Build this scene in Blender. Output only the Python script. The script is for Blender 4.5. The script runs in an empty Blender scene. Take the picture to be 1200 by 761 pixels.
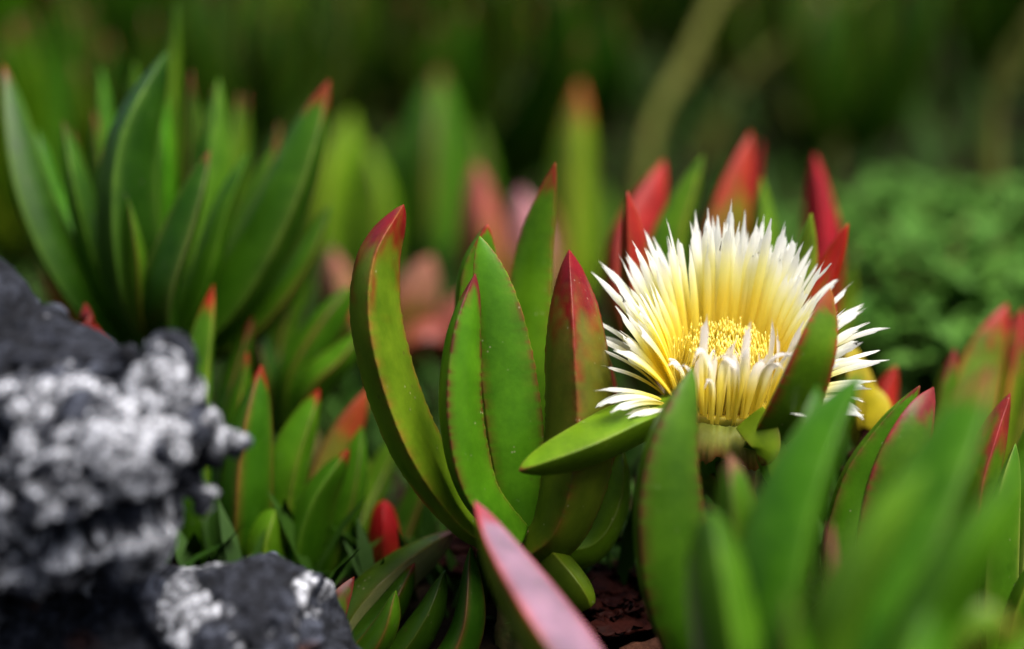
import bpy, math, random
import numpy as np
from mathutils import Vector, noise as mnoise

# ------------------------------------------------------------------ camera, sky, sun, exposure
scene = bpy.context.scene
col = scene.collection
FPX = 1200 * 70 / 36.0
PITCH = math.radians(16)
CAM = Vector((0, 0, 0.235))
AX = Vector((0, math.cos(PITCH), -math.sin(PITCH)))
UP = Vector((0, math.sin(PITCH), math.cos(PITCH)))
RT = Vector((1, 0, 0))
cd = bpy.data.cameras.new('camera'); cam = bpy.data.objects.new('camera', cd); col.objects.link(cam)
cam.location = CAM; cam.rotation_euler = (math.radians(90) - PITCH, 0, 0)
cd.lens = 70; cd.sensor_width = 36; cd.clip_start = 0.01; cd.clip_end = 500
cd.dof.use_dof = True; cd.dof.focus_distance = 0.538; cd.dof.aperture_fstop = 3.4; cd.dof.aperture_blades = 0
scene.camera = cam

SUN_EL, SUN_AZ = math.radians(67), math.radians(112)     # azimuth from +Y, clockwise towards +X
w = bpy.data.worlds.new('World'); scene.world = w; w.use_nodes = True
nt = w.node_tree
sky = nt.nodes.new('ShaderNodeTexSky'); sky.sky_type = 'NISHITA'; sky.sun_disc = False
sky.sun_elevation = SUN_EL; sky.sun_rotation = SUN_AZ; sky.air_density = 1.0; sky.dust_density = 6.0; sky.ozone_density = 1.0
bg = nt.nodes['Background']; bg.inputs['Strength'].default_value = 0.065
nt.links.new(sky.outputs[0], bg.inputs[0])
sd = bpy.data.lights.new('sun', 'SUN'); sun = bpy.data.objects.new('sun', sd); col.objects.link(sun)
sd.energy = 3.3; sd.angle = math.radians(45); sd.color = (1.0, 0.96, 0.90)
sdir = Vector((math.sin(SUN_AZ) * math.cos(SUN_EL), math.cos(SUN_AZ) * math.cos(SUN_EL), math.sin(SUN_EL)))
sun.rotation_euler = sdir.to_track_quat('Z', 'Y').to_euler(); sun.location = sdir * 5
vs = scene.view_settings
vs.view_transform = 'Standard'; vs.look = 'None'; vs.exposure = 1.25; vs.gamma = 1.0; vs.use_curve_mapping = False
scene.cycles.use_denoising = True
scene.cycles.max_bounces = 8

random.seed(7)
rng = np.random.default_rng(7)

# ------------------------------------------------------------------ helpers
def P(px, py, z):
    """point seen at photo pixel (px,py), z metres along the lens axis"""
    return CAM + z * (AX + RT * ((px - 600) / FPX) + UP * ((380.5 - py) / FPX))

def empty(name, loc, label=None, cat=None, group=None):
    o = bpy.data.objects.new(name, None); col.objects.link(o); o.location = loc
    o.empty_display_size = 0.01
    tag(o, label, cat, group)
    return o

def tag(o, label=None, cat=None, group=None, kind=None):
    if label: o['label'] = label
    if cat: o['category'] = cat
    if group: o['group'] = group
    if kind: o['kind'] = kind
    return o

def mk(name, verts, faces, mat, parent=None, smooth=True, attrs=None, loc=None):
    me = bpy.data.meshes.new(name)
    me.from_pydata([tuple(v) for v in verts], [], faces)
    if smooth: me.polygons.foreach_set('use_smooth', [True] * len(me.polygons))
    for k, a in (attrs or {}).items():
        a = np.asarray(a, dtype=np.float32)
        if a.ndim == 2:
            at = me.attributes.new(k, 'FLOAT_COLOR', 'POINT')
            c4 = np.ones((len(a), 4), np.float32); c4[:, :3] = a; at.data.foreach_set('color', c4.ravel())
        else:
            at = me.attributes.new(k, 'FLOAT', 'POINT'); at.data.foreach_set('value', a)
    if mat: me.materials.append(mat)
    me.update()
    o = bpy.data.objects.new(name, me); col.objects.link(o)
    if parent: o.parent = parent
    if loc is not None: o.location = loc
    return o

def smooth(a, b, x):
    t = np.clip((x - a) / (b - a), 0, 1); return t * t * (3 - 2 * t)

def curve(pts, n):
    """Catmull-Rom through points, resampled evenly by arc length"""
    p = np.array([tuple(q) for q in pts], float)
    if len(p) == 2: p = np.array([p[0], (p[0] + p[1]) / 2, p[1]])
    e = np.vstack([2 * p[0] - p[1], p, 2 * p[-1] - p[-2]])
    out = []
    for i in range(len(p) - 1):
        a, b, c, d = e[i:i + 4]
        for t in np.linspace(0, 1, 24, endpoint=False):
            out.append(.5 * ((2 * b) + (-a + c) * t + (2 * a - 5 * b + 4 * c - d) * t * t + (-a + 3 * b - 3 * c + d) * t ** 3))
    out.append(p[-1]); out = np.array(out)
    L = np.concatenate([[0], np.cumsum(np.linalg.norm(np.diff(out, axis=0), axis=1))])
    s = np.linspace(0, L[-1], n)
    return np.stack([np.interp(s, L, out[:, k]) for k in range(3)], 1)

def vnoise(p, scale, seed=0):
    return np.array([mnoise.noise(Vector((x * scale + seed * 7.1, y * scale - seed * 3.3, z * scale + seed))) for x, y, z in p])

# ------------------------------------------------------------------ materials
def newmat(name):
    m = bpy.data.materials.new(name); m.use_nodes = True
    return m, m.node_tree, m.node_tree.nodes['Principled BSDF']

def attr_node(t, name):
    a = t.nodes.new('ShaderNodeAttribute'); a.attribute_name = name; return a

def noise_node(t, scale, detail=4, rough=.55):
    tc = t.nodes.get('TC') or t.nodes.new('ShaderNodeTexCoord'); tc.name = 'TC'
    n = t.nodes.new('ShaderNodeTexNoise'); n.inputs['Scale'].default_value = scale
    n.inputs['Detail'].default_value = detail; n.inputs['Roughness'].default_value = rough
    t.links.new(tc.outputs['Object'], n.inputs['Vector']); return n

def ramp(t, src, stops):
    r = t.nodes.new('ShaderNodeValToRGB'); el = r.color_ramp.elements
    while len(el) > 1: el.remove(el[-1])
    el[0].position, el[0].color = stops[0][0], (*stops[0][1], 1)
    for p, c in stops[1:]:
        e = el.new(p); e.color = (*c, 1)
    t.links.new(src, r.inputs['Fac']); return r

def mixrgb(t, mode, a, b, fac=1.0):
    m = t.nodes.new('ShaderNodeMixRGB'); m.blend_type = mode
    for k, v in ((1, a), (2, b), (0, fac)):
        if hasattr(v, 'is_linked') or hasattr(v, 'links'): t.links.new(v, m.inputs[k])
        else: m.inputs[k].default_value = v if k == 0 else (*v, 1)
    return m

def leaf_material(name, rough=.35, sss=.16, coat=.0):
    m, t, b = newmat(name)
    c = attr_node(t, 'col')
    n1 = noise_node(t, 90, 4); r1 = ramp(t, n1.outputs['Fac'], [(.3, (.66, .72, .66)), (.7, (1.28, 1.18, 1.1))])
    x = mixrgb(t, 'MULTIPLY', c.outputs['Color'], r1.outputs['Color'])
    n2 = noise_node(t, 700, 2); r2 = ramp(t, n2.outputs['Fac'], [(.35, (.95, .96, .94)), (.65, (1.05, 1.04, 1.04))])
    y = mixrgb(t, 'MULTIPLY', x.outputs[0], r2.outputs['Color'])
    # tiny pale water cells and a few dark blemishes
    tc = t.nodes['TC']
    v = t.nodes.new('ShaderNodeTexVoronoi'); v.inputs['Scale'].default_value = 420; t.links.new(tc.outputs['Object'], v.inputs['Vector'])
    rv = ramp(t, v.outputs['Distance'], [(.07, (1, 1, 1)), (.17, (0, 0, 0))])
    n3 = noise_node(t, 130, 2); r3 = ramp(t, n3.outputs['Fac'], [(.55, (0, 0, 0)), (.64, (.3, .3, .3))])
    f = mixrgb(t, 'MULTIPLY', rv.outputs['Color'], r3.outputs['Color'])
    z = mixrgb(t, 'MIX', y.outputs[0], (.42, .36, .24), f.outputs[0])
    v2 = t.nodes.new('ShaderNodeTexVoronoi'); v2.inputs['Scale'].default_value = 150; t.links.new(tc.outputs['Object'], v2.inputs['Vector'])
    rv2 = ramp(t, v2.outputs['Distance'], [(.05, (.6, .6, .6)), (.11, (0, 0, 0))])
    n4 = noise_node(t, 45, 2); r4 = ramp(t, n4.outputs['Fac'], [(.55, (0, 0, 0)), (.63, (1, 1, 1))])
    f2 = mixrgb(t, 'MULTIPLY', rv2.outputs['Color'], r4.outputs['Color'])
    z2 = mixrgb(t, 'MIX', z.outputs[0], (.045, .018, .012), f2.outputs[0])
    t.links.new(z2.outputs[0], b.inputs['Base Color'])
    rr = t.nodes.new('ShaderNodeMapRange'); t.links.new(n1.outputs['Fac'], rr.inputs['Value'])
    rr.inputs['To Min'].default_value = rough - .1; rr.inputs['To Max'].default_value = rough + .14
    t.links.new(rr.outputs[0], b.inputs['Roughness'])
    b.inputs['Specular IOR Level'].default_value = .13
    b.inputs['Subsurface Weight'].default_value = sss; b.inputs['Subsurface Scale'].default_value = .004
    b.inputs['Subsurface Radius'].default_value = (.6, 1.0, .25)
    b.inputs['Coat Weight'].default_value = coat
    bp = t.nodes.new('ShaderNodeBump'); bp.inputs['Strength'].default_value = .10; bp.inputs['Distance'].default_value = .0005
    t.links.new(n2.outputs['Fac'], bp.inputs['Height']); t.links.new(bp.outputs[0], b.inputs['Normal'])
    return m

M_LEAF = leaf_material('succulent_leaf')
M_SEPAL = leaf_material('succulent_sepal', .34, .3)

def plain(name, c1, c2, scale, rough=.7, bump=.3, dist=.001):
    m, t, b = newmat(name)
    n = noise_node(t, scale, 6, .6); r = ramp(t, n.outputs['Fac'], [(.3, c1), (.7, c2)])
    t.links.new(r.outputs[0], b.inputs['Base Color']); b.inputs['Roughness'].default_value = rough; b.inputs['Specular IOR Level'].default_value = .06
    bp = t.nodes.new('ShaderNodeBump'); bp.inputs['Strength'].default_value = bump; bp.inputs['Distance'].default_value = dist
    n2 = noise_node(t, scale * 4, 4); t.links.new(n2.outputs['Fac'], bp.inputs['Height']); t.links.new(bp.outputs[0], b.inputs['Normal'])
    return m

M_STEM = plain('ice_plant_stem', (.06, .09, .02), (.16, .10, .04), 120, .55)
M_DRYSTEM = plain('dry_stalk', (.06, .07, .012), (.11, .11, .025), 60, .75)
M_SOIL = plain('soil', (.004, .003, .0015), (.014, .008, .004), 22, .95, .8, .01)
M_LITTER = plain('dead_leaf', (.006, .0012, .001), (.026, .005, .003), 150, .6, .5)
M_BROWN = plain('dry_brown_membrane', (.12, .045, .015), (.36, .17, .06), 260, .7)
M_BROWN2 = plain('woody_runner', (.02, .008, .005), (.075, .03, .018), 160, .85, .8)
M_WEED = plain('weed_leaf', (.030, .095, .010), (.07, .165, .022), 60, .55)
M_SHRUB = plain('shrub_leaf', (.008, .028, .003), (.024, .060, .006), 40, .5)
M_SHRUB2 = plain('shrub_leaf_blue', (.008, .03, .010), (.02, .06, .022), 40, .5)
M_PEBBLE = plain('pale_stone', (.18, .15, .13), (.38, .33, .30), 50, .8)

def petal_material():
    m = bpy.data.materials.new('petal'); m.use_nodes = True; t = m.node_tree
    t.nodes.remove(t.nodes['Principled BSDF']); out = t.nodes['Material Output']
    c = attr_node(t, 'col')
    s = attr_node(t, 'u')                     # across the petal: fine ribs
    wv = t.nodes.new('ShaderNodeMath'); wv.operation = 'SINE'
    ml = t.nodes.new('ShaderNodeMath'); ml.operation = 'MULTIPLY'; ml.inputs[1].default_value = 22
    t.links.new(s.outputs['Fac'], ml.inputs[0]); t.links.new(ml.outputs[0], wv.inputs[0])
    bp = t.nodes.new('ShaderNodeBump'); bp.inputs['Strength'].default_value = .35; bp.inputs['Distance'].default_value = .0003
    t.links.new(wv.outputs[0], bp.inputs['Height'])
    d = t.nodes.new('ShaderNodeBsdfDiffuse'); tr = t.nodes.new('ShaderNodeBsdfTranslucent'); g = t.nodes.new('ShaderNodeBsdfGlossy')
    g.inputs['Roughness'].default_value = .4
    for n in (d, tr): t.links.new(c.outputs['Color'], n.inputs['Color'])
    for n in (d, g): t.links.new(bp.outputs[0], n.inputs['Normal'])
    m1 = t.nodes.new('ShaderNodeMixShader'); m1.inputs[0].default_value = .5
    t.links.new(d.outputs[0], m1.inputs[1]); t.links.new(tr.outputs[0], m1.inputs[2])
    m2 = t.nodes.new('ShaderNodeMixShader'); m2.inputs[0].default_value = .04
    t.links.new(m1.outputs[0], m2.inputs[1]); t.links.new(g.outputs[0], m2.inputs[2])
    t.links.new(m2.outputs[0], out.inputs['Surface'])
    return m
M_PETAL = petal_material()

def rock_material():
    m, t, b = newmat('lichen_basalt')
    c = attr_node(t, 'col'); n = noise_node(t, 480, 6, .75)
    r = ramp(t, n.outputs['Fac'], [(.38, (.12, .12, .14)), (.5, (.8, .8, .82)), (.62, (1.7, 1.7, 1.7))])
    x = mixrgb(t, 'MULTIPLY', c.outputs['Color'], r.outputs[0])
    t.links.new(x.outputs[0], b.inputs['Base Color']); b.inputs['Roughness'].default_value = .8; b.inputs['Specular IOR Level'].default_value = .12
    bp = t.nodes.new('ShaderNodeBump'); bp.inputs['Strength'].default_value = .6; bp.inputs['Distance'].default_value = .001
    t.links.new(n.outputs['Fac'], bp.inputs['Height']); t.links.new(bp.outputs[0], b.inputs['Normal'])
    return m
M_ROCK = rock_material()

# ------------------------------------------------------------------ the setting: ground
gx = np.concatenate([-np.geomspace(60, 1.3, 14), np.linspace(-1.2, 1.2, 120), np.geomspace(1.3, 60, 14)])
gy = np.concatenate([-np.geomspace(60, .5, 12), np.linspace(-.4, 3.2, 170), np.geomspace(3.3, 120, 16)])
def gz(x, y):
    r = max(0, y - 1.0)
    return .10 * r * r / (r + .6) - .004 + .010 * mnoise.noise(Vector((x * 5, y * 5, 3))) + .005 * mnoise.noise(Vector((x * 16, y * 16, 8)))
V = [(x, y, gz(x, y)) for y in gy for x in gx]
nx = len(gx)
F = [(j * nx + i, j * nx + i + 1, (j + 1) * nx + i + 1, (j + 1) * nx + i) for j in range(len(gy) - 1) for i in range(nx - 1)]
tag(mk('ground', V, F, M_SOIL), kind='structure')

# ------------------------------------------------------------------ leaves
SIDE_U = [0, .035, .12, .32, .55, .78, .9, .965]
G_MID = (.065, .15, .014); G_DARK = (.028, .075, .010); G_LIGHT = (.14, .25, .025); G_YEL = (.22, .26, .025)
G_BLUE = (.045, .15, .03)
RED = (.34, .012, .012); CRIM = (.30, .006, .014); ORANGE = (.42, .10, .02); MAROON = (.13, .018, .014); PINK = (.46, .16, .22)
BROWN = (.16, .05, .02)

def leaf_geo(pts, n0, width, thick, green=G_MID, red=.0, redcol=RED, edge=.5, edgecol=MAROON, segs=30, tipp=4.2, tipq=.85,
             seed=0, teeth=0.0, bulge=.09, base=.72, olive=.0, face=None, twist=0.0, pale_base=.0, base_in=.0):
    """three-angled fleshy leaf: flat inner face towards n0, keel behind"""
    C = curve(pts, segs)
    T = np.gradient(C, axis=0); T /= np.linalg.norm(T, axis=1)[:, None]
    n0 = np.array(tuple(n0), float)
    r = np.random.default_rng(seed)
    verts, cols, eds = [], [], []
    s_ = np.linspace(0, 1, segs)
    prof = (base + (1 - base) * smooth(0, .4, s_)) * np.power(np.clip(1 - s_ ** tipp, 0, 1), tipq)
    prof[-1] = .02
    green = np.array(green) * r.uniform(.88, 1.08) * np.array((.54, .63, .15)); redcol = np.array(redcol) * np.array((.52, .40, .42)); edgecol = np.array(edgecol) * .72
    wob = r.uniform(-.06, .06, 8)
    for k in range(segs):
        s = s_[k]; t = T[k]
        N = n0 - n0.dot(t) * t; N /= np.linalg.norm(N); B = np.cross(t, N)
        a = twist * s; N, B = N * math.cos(a) + B * math.sin(a), B * math.cos(a) - N * math.sin(a)
        f = prof[k]
        dot = (1.0 if r.random() < .62 else .35) if teeth else .85
        E1 = B * width / 2 * f + N * thick * .33 * f
        E2 = -B * width / 2 * f + N * thick * .33 * f
        K = -N * thick * .67 * f
        corners = [E1, E2, K]
        for q in range(3):
            A, D = corners[q], corners[(q + 1) % 3]
            out = (A + D) / 2; ol = np.linalg.norm(out); out = out / ol if ol > 1e-9 else N
            if q == 0: out = N
            for j, u in enumerate(SIDE_U):
                bl = bulge * (.55 if q == 0 else 1) * width * f * 4 * u * (1 - u)
                tt = A * r.uniform(-.4, 1) * teeth * 2.5 if (teeth and j == 0) else 0
                verts.append(C[k] + A + (D - A) * u + out * bl + tt)
                e = max(0, 1 - min(u, 1 - u) / .14)
                eds.append(e)
                c = green * (1 + .12 * math.sin(9 * s + wob[0] * 40))
                if face is not None and q == 0: c = np.array(face)
                if pale_base: c = c + (np.array((.24, .30, .09)) - c) * pale_base * (1 - smooth(0, .35, s))
                if olive: c = c + (np.array((.15, .10, .022)) - c) * olive * smooth(.0, .8, s)
                nz = .5 * mnoise.noise(Vector((s * 9 + seed, (j + 8 * q) * .55, seed * 1.7))) + .3 * mnoise.noise(Vector((s * 30 + seed, (j + 8 * q) * 1.3, seed * .7)))
                if red > 0:
                    rr = smooth(1 - red * 1.25, 1 - red * .45, s + nz * min(red, .35) * 1.3 + .05 * e)
                    c = c + (redcol - c) * rr
                ee = e * 1.25 * edge * (.4 + .6 * smooth(.05, .6, s)) * dot
                c = c + (edgecol - c) * min(1, ee)
                cols.append(c)
    m = len(SIDE_U) * 3
    F = [(k * m + i, k * m + (i + 1) % m, (k + 1) * m + (i + 1) % m, (k + 1) * m + i) for k in range(segs - 1) for i in range(m)]
    F.append(tuple(range(m))[::-1]); F.append(tuple(range((segs - 1) * m, segs * m)))
    return np.array(verts), F, np.array(cols)

_seed = [100]
def leaf(parent, pts, wpx, psi, tpx=None, name='leaf', mat=None, **kw):
    """pts base->tip as (px,py,z); psi = where the flat face looks: 0 camera, 90 right, 180 away (keel to camera)"""
    _seed[0] += 1
    p3 = [P(*q) for q in pts]
    mid = p3[len(p3) // 2]; T = (p3[-1] - p3[0]).normalized(); toC = (CAM - mid).normalized()
    side = T.cross(toC).normalized(); toC = side.cross(T).normalized()
    a = math.radians(psi); n0 = toC * math.cos(a) + side * math.sin(a)
    z = pts[len(pts) // 2][2]; wm = wpx * z / FPX; tm = (tpx or wpx * .85) * z / FPX
    kw.setdefault('seed', _seed[0])
    v, f, c = leaf_geo(p3, n0, wm, tm, **kw)
    root = np.array(tuple(parent.matrix_world.translation if parent.parent else parent.location))
    return mk(name, v - root, f, mat or M_LEAF, parent, attrs={'col': c})

def tube_geo(pts, r0, r1, n=10, segs=14, seed=0, lump=.12):
    C = curve(pts, segs); T = np.gradient(C, axis=0); T /= np.linalg.norm(T, axis=1)[:, None]
    r = np.random.default_rng(seed); V = []
    ref = np.array((.31, .2, .93))
    for k in range(segs):
        t = T[k]; A = np.cross(t, ref if abs(t @ ref) < .95 else (1, 0, 0)); A /= np.linalg.norm(A); B = np.cross(t, A)
        R = r0 + (r1 - r0) * k / (segs - 1); R *= 1 + r.uniform(-lump, lump)
        for i in range(n):
            a = 2 * math.pi * i / n
            V.append(C[k] + (A * math.cos(a) + B * math.sin(a)) * R * (1 + r.uniform(-lump, lump) * .4))
    F = [(k * n + i, k * n + (i + 1) % n, (k + 1) * n + (i + 1) % n, (k + 1) * n + i) for k in range(segs - 1) for i in range(n)]
    F.append(tuple(range(n))[::-1]); F.append(tuple(range((segs - 1) * n, segs * n)))
    return np.array(V), F

def stem(parent, pts, r0, r1, mat=None, name='stem', **kw):
    root = np.array(tuple(parent.location))
    v, f = tube_geo(pts, r0, r1, **kw)
    return mk(name, v - root, f, mat or M_STEM, parent)

def ground_at(x, y): return Vector((x, y, gz(x, y)))

def shoot(base_px, label, group=None, name='ice_plant', lean=(0, 0), stem_r=.006):
    """empty on the ground under the point where the leaves meet, and the short fleshy stem up to it"""
    b = P(*base_px); g = ground_at(b.x + lean[0], b.y + lean[1]); g.z -= .004
    o = empty(name, g, label, 'ice plant', group)
    if b.z - g.z > .004:
        stem(o, [g, (g + b) / 2 + Vector((.002, .001, 0)), b + Vector((0, 0, .004))], stem_r * 1.15, stem_r * .8, seed=int(base_px[0]))
    return o

# ================================================================== in-focus rosette left of the flower
A = shoot((612, 628, .548), 'sharp green ice plant rosette of curved red tipped leaves beside the white flower', stem_r=.0085)
H = dict(segs=96, teeth=.012)
leaf(A, [(606, 640, .55), (545, 610, .545), (482, 520, .538), (442, 400, .535), (441, 310, .536), (473, 240, .541)], 64, 172, 74, red=.19, redcol=CRIM, green=(.13, .21, .03), edge=.55, edgecol=(.24, .09, .02), olive=.04, tipp=9, tipq=.72, **H)
leaf(A, [(615, 620, .556), (588, 540, .562), (563, 430, .566), (556, 330, .563), (571, 263, .558)], 70, 150, 62, green=(.10, .24, .025), red=.03, edge=.5, edgecol=BROWN, tipp=6, **H)
leaf(A, [(612, 628, .546), (608, 540, .545), (595, 430, .544), (578, 340, .543), (562, 277, .542)], 60, 122, 60, green=(.085, .23, .022), red=.0, edge=.75, edgecol=BROWN, tipp=5.6, **H)
leaf(A, [(604, 634, .538), (556, 575, .531), (536, 490, .528), (539, 400, .529), (557, 321, .533)], 54, 163, 58, green=(.075, .20, .022), red=.10, redcol=(.22, .025, .03), edge=.85, edgecol=(.10, .012, .012), tipp=5.6, **H)
leaf(A, [(628, 628, .562), (635, 540, .572), (625, 420, .578), (630, 300, .578), (651, 191, .572)], 62, 216, 58, green=(.11, .24, .025), red=.06, redcol=(.3, .04, .02), edge=.5, edgecol=(.20, .06, .02), tipp=4.0, **H)
leaf(A, [(612, 655, .546), (655, 615, .540), (678, 520, .538), (674, 400, .540), (667, 293, .545)], 84, 178, 66, green=(.085, .13, .022), red=.27, redcol=CRIM, olive=.42, edge=.5, edgecol=(.25, .03, .02), tipp=5.5, **H)
leaf(A, [(618, 625, .546), (592, 580, .546), (581, 515, .548)], 30, 180, 26, green=G_LIGHT, edge=.3, tipp=2.5)
leaf(A, [(622, 640, .560), (672, 620, .566), (705, 560, .568), (712, 470, .568), (705, 400, .566)], 46, 200, 40, green=(.19, .11, .03), olive=.8, red=.4, redcol=(.36, .08, .05), edge=.3)
leaf(A, [(640, 650, .552), (690, 640, .556), (720, 590, .56), (728, 520, .566)], 48, 190, 40, green=(.12, .22, .03), edge=.2)
leaf(A, [(622, 640, .552), (650, 668, .543), (672, 690, .537), (692, 712, .533)], 66, 160, 58, green=(.085, .125, .02), edge=.1, tipp=3, tipq=.5)

# ================================================================== flowering shoot
FC = P(846, 468, .549)                       # centre of the flower's floor
FL = shoot((862, 560, .548), 'flowering ice plant shoot carrying the single white and yellow bloom', stem_r=.0065)
tilt = math.radians(13)                       # the bloom leans towards the lens
fz = Vector((.03, -math.sin(tilt), math.cos(tilt))).normalized()
fx = (Vector((1, 0, 0)) - fz * fz.x).normalized(); fy = fz.cross(fx)
def FP(x, y, z): return FC + fx * x + fy * y + fz * z

# receptacle: fleshy top-shaped cup
prof = [(.0045, -.024), (.006, -.020), (.0085, -.014), (.0125, -.007), (.0155, -.001), (.0158, .002), (.0150, .0028), (.0120, .0018), (.006, .001), (.0008, .001)]
V, Cc = [], []; n = 40
rr_ = np.random.default_rng(3)
for i, (r, z) in enumerate(prof):
    for k in range(n):
        a = 2 * math.pi * k / n
        lob = 1 + .06 * math.sin(5 * a + .6) * (1 if i < 7 else 0)
        p = FP(r * lob * math.cos(a), r * lob * math.sin(a), z)
        V.append(np.array(tuple(p)) - np.array(tuple(FL.location)))
        c = np.array((.09, .19, .022)) if i < 5 else np.array((.45, .36, .04))
        Cc.append(c * rr_.uniform(.92, 1.08))
F = [(i * n + k, i * n + (k + 1) % n, (i + 1) * n + (k + 1) % n, (i + 1) * n + k) for i in range(len(prof) - 1) for k in range(n)]
F.append(tuple(range(n))[::-1]); F.append(tuple(range((len(prof) - 1) * n, len(prof) * n)))
flower = mk('flower', V, F, M_SEPAL, FL, attrs={'col': Cc})
tag(flower, 'white many petalled bloom with yellow heart and green lobes')
FROOT = np.array(tuple(FL.location))

def sub_leaf(pts, wpx, psi, tpx=None, name='sepal', **kw):
    """leaf-like lobe of the flower: a child of the bloom, which shares the shoot's origin"""
    o = leaf(FL, pts, wpx, psi, tpx, name=name, mat=M_SEPAL, **kw); o.parent = flower; return o

# petals --------------------------------------------------------
WHITE = np.array((.93, .93, .88)); YEL = np.array((.98, .82, .10)); PY = np.array((.97, .92, .36)); BLUSH = np.array((.86, .76, .72))
def petal(phi, R, z0, L, el0, el1, pw, width, side=0.0, roll=0.0, twist=0.0, blush=0.0, seed=0, yel=.55):
    r = np.random.default_rng(seed); blunt = r.choice([r.uniform(.80, .88), r.uniform(.86, .94)])
    ns, nu = 22, 5
    ds = L / (ns - 1)
    e = np.array((math.cos(phi), math.sin(phi), 0)); sd_ = np.array((-math.sin(phi), math.cos(phi), 0)); zz = np.array((0, 0, 1.))
    p = e * R + zz * z0
    V, C, U = [], [], []
    wig, wph = r.uniform(-.12, .12), r.uniform(0, 6)
    for k in range(ns):
        s = k / (ns - 1)
        el = el0 + (el1 - el0) * s ** pw
        az = side * s ** 1.5 + wig * math.sin(5 * s + wph)
        hor = e * math.cos(az) + sd_ * math.sin(az)
        t = hor * math.cos(el) + zz * math.sin(el)
        lat = np.cross(zz, hor); nrm = np.cross(t, lat)
        a = roll + twist * s * s
        lat2 = lat * math.cos(a) + nrm * math.sin(a); nrm2 = np.cross(t, lat2)
        wd = width * (.42 + .58 * smooth(0, .6, s)) * (1 - smooth(blunt, 1.0, s) ** 1.2 * .78)
        for j in range(nu):
            u = j / (nu - 1) * 2 - 1
            q = p + lat2 * wd / 2 * u + nrm2 * (-.22 * wd * (u * u))
            # uneven nibbled tip
            if k >= ns - 2: q = q + t * r.uniform(-.0012, .0010) * (k - ns + 3)
            V.append(np.array(tuple(FP(*q))) - FROOT)
            g = smooth(yel - .42, yel + .22, s)
            c = YEL * (1 - smooth(.0, .45, g)) + PY * smooth(.0, .45, g)
            c = c + (WHITE - c) * smooth(.35, 1, g)
            c = c + (BLUSH - c) * blush * smooth(.3, .8, s)
            C.append(c * (1 + .03 * math.cos(u * 3)))
            U.append(u)
        p = p + t * ds
    if FP(*p).x < .0215: return None          # would run into the neighbouring leaf
    F = [(k * nu + j, k * nu + j + 1, (k + 1) * nu + j + 1, (k + 1) * nu + j) for k in range(ns - 1) for j in range(nu - 1)]
    return mk('petal', V, F, M_PETAL, flower, attrs={'col': C, 'u': U})

D2 = math.radians
pr = random.Random(11)
ps = 0
def add_row(count, R, z0, fn):
    global ps
    for i in range(count):
        phi = 360 * (i + pr.uniform(-.5, .5)) / count; phi += 3.2 * math.sin(math.radians(phi) * 9 + R * 3000)
        a = fn(phi % 360, pr)
        if a is None: continue
        ps += 1
        right = math.cos(D2(phi)); a['L'] *= 1 - .17 * max(0, right) ** 2 - .15 * max(0, -right) ** 2
        petal(D2(phi), R * pr.uniform(.95, 1.05), z0, seed=ps, roll=pr.gauss(0, .28), twist=pr.gauss(0, .5), **a)

def sect(phi):
    """0 at the very back, 1 at the sides, 2 at the front"""
    d = abs((phi - 90 + 180) % 360 - 180); return d / 90.0

def row_inner(phi, r):      # upright inner petals
    d = sect(phi)
    if d > 1.28: return None
    if 107 < phi < 119: return None
    L = .040 + r.gauss(0, .0032) - .011 * max(0, d - .4)
    e0 = 86 - 10 * d; e1 = 72 - 20 * d + r.gauss(0, 4)
    return dict(L=L, el0=D2(e0), el1=D2(e1), pw=1.2, width=.0025 * r.uniform(.7, 1.25), side=r.gauss(0, .10), yel=.85)
def row_mid(phi, r):
    d = sect(phi)
    if d > 1.32: return None
    if 107 < phi < 119: return None
    L = .042 + r.gauss(0, .0036) - .011 * max(0, d - .4)
    e0 = 82 - 14 * d; e1 = 64 - 24 * d + r.gauss(0, 5)
    return dict(L=L, el0=D2(e0), el1=D2(e1), pw=1.1, width=.0026 * r.uniform(.7, 1.25), side=r.gauss(0, .12), yel=.79)
def row_outer(phi, r):
    d = sect(phi)
    if d > 1.5: return None
    if 108 < phi < 117: return None
    L = .043 + r.gauss(0, .0036) - .013 * max(0, d - .4)
    e0 = 78 - 22 * d; e1 = 58 - 42 * d + r.gauss(0, 6)
    return dict(L=L, el0=D2(e0), el1=D2(e1), pw=1.0, width=.0024 * r.uniform(.7, 1.2), side=r.gauss(0, .13), yel=.72)
def row_low(phi, r):        # loose drooping petals round the sides
    d = sect(phi)
    if d < .75 or d > 1.72: return None
    if r.random() < .25: return None
    L = .031 + r.uniform(-.006, .005)
    return dict(L=L, el0=D2(58 - 8 * d), el1=D2(-4 - 24 * (d - .8) + r.gauss(0, 14)), pw=1.5, width=.0020 * r.uniform(.7, 1.2), side=r.gauss(0, .2), yel=.50)
def row_front(phi, r):      # limp front petals, folded over towards the lens
    d = sect(phi)
    if d < 1.45: return None
    L = .030 + r.uniform(-.009, .008)
    return dict(L=L, el0=D2(80), el1=D2(-30 + r.gauss(0, 40)), pw=r.uniform(3.0, 6.5), width=.0024 * r.uniform(.6, 1.2), side=r.gauss(0, .45), blush=.5, yel=.72)
def row_front2(phi, r):     # front petals still standing, closing over the stamens
    d = sect(phi)
    if d < 1.35: return None
    if phi < 255 and r.random() < .5: return None
    L = .029 + r.uniform(-.009, .007)
    return dict(L=L, el0=D2(78), el1=D2(100 + r.gauss(0, 28)), pw=1.5, width=.0025 * r.uniform(.6, 1.2), side=r.gauss(0, .4), blush=.6, yel=.72)
add_row(104, .0125, .001, row_inner)
add_row(100, .0135, .0005, row_mid)
add_row(84, .0146, .000, row_outer)
add_row(52, .0152, .000, row_low)
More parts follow.
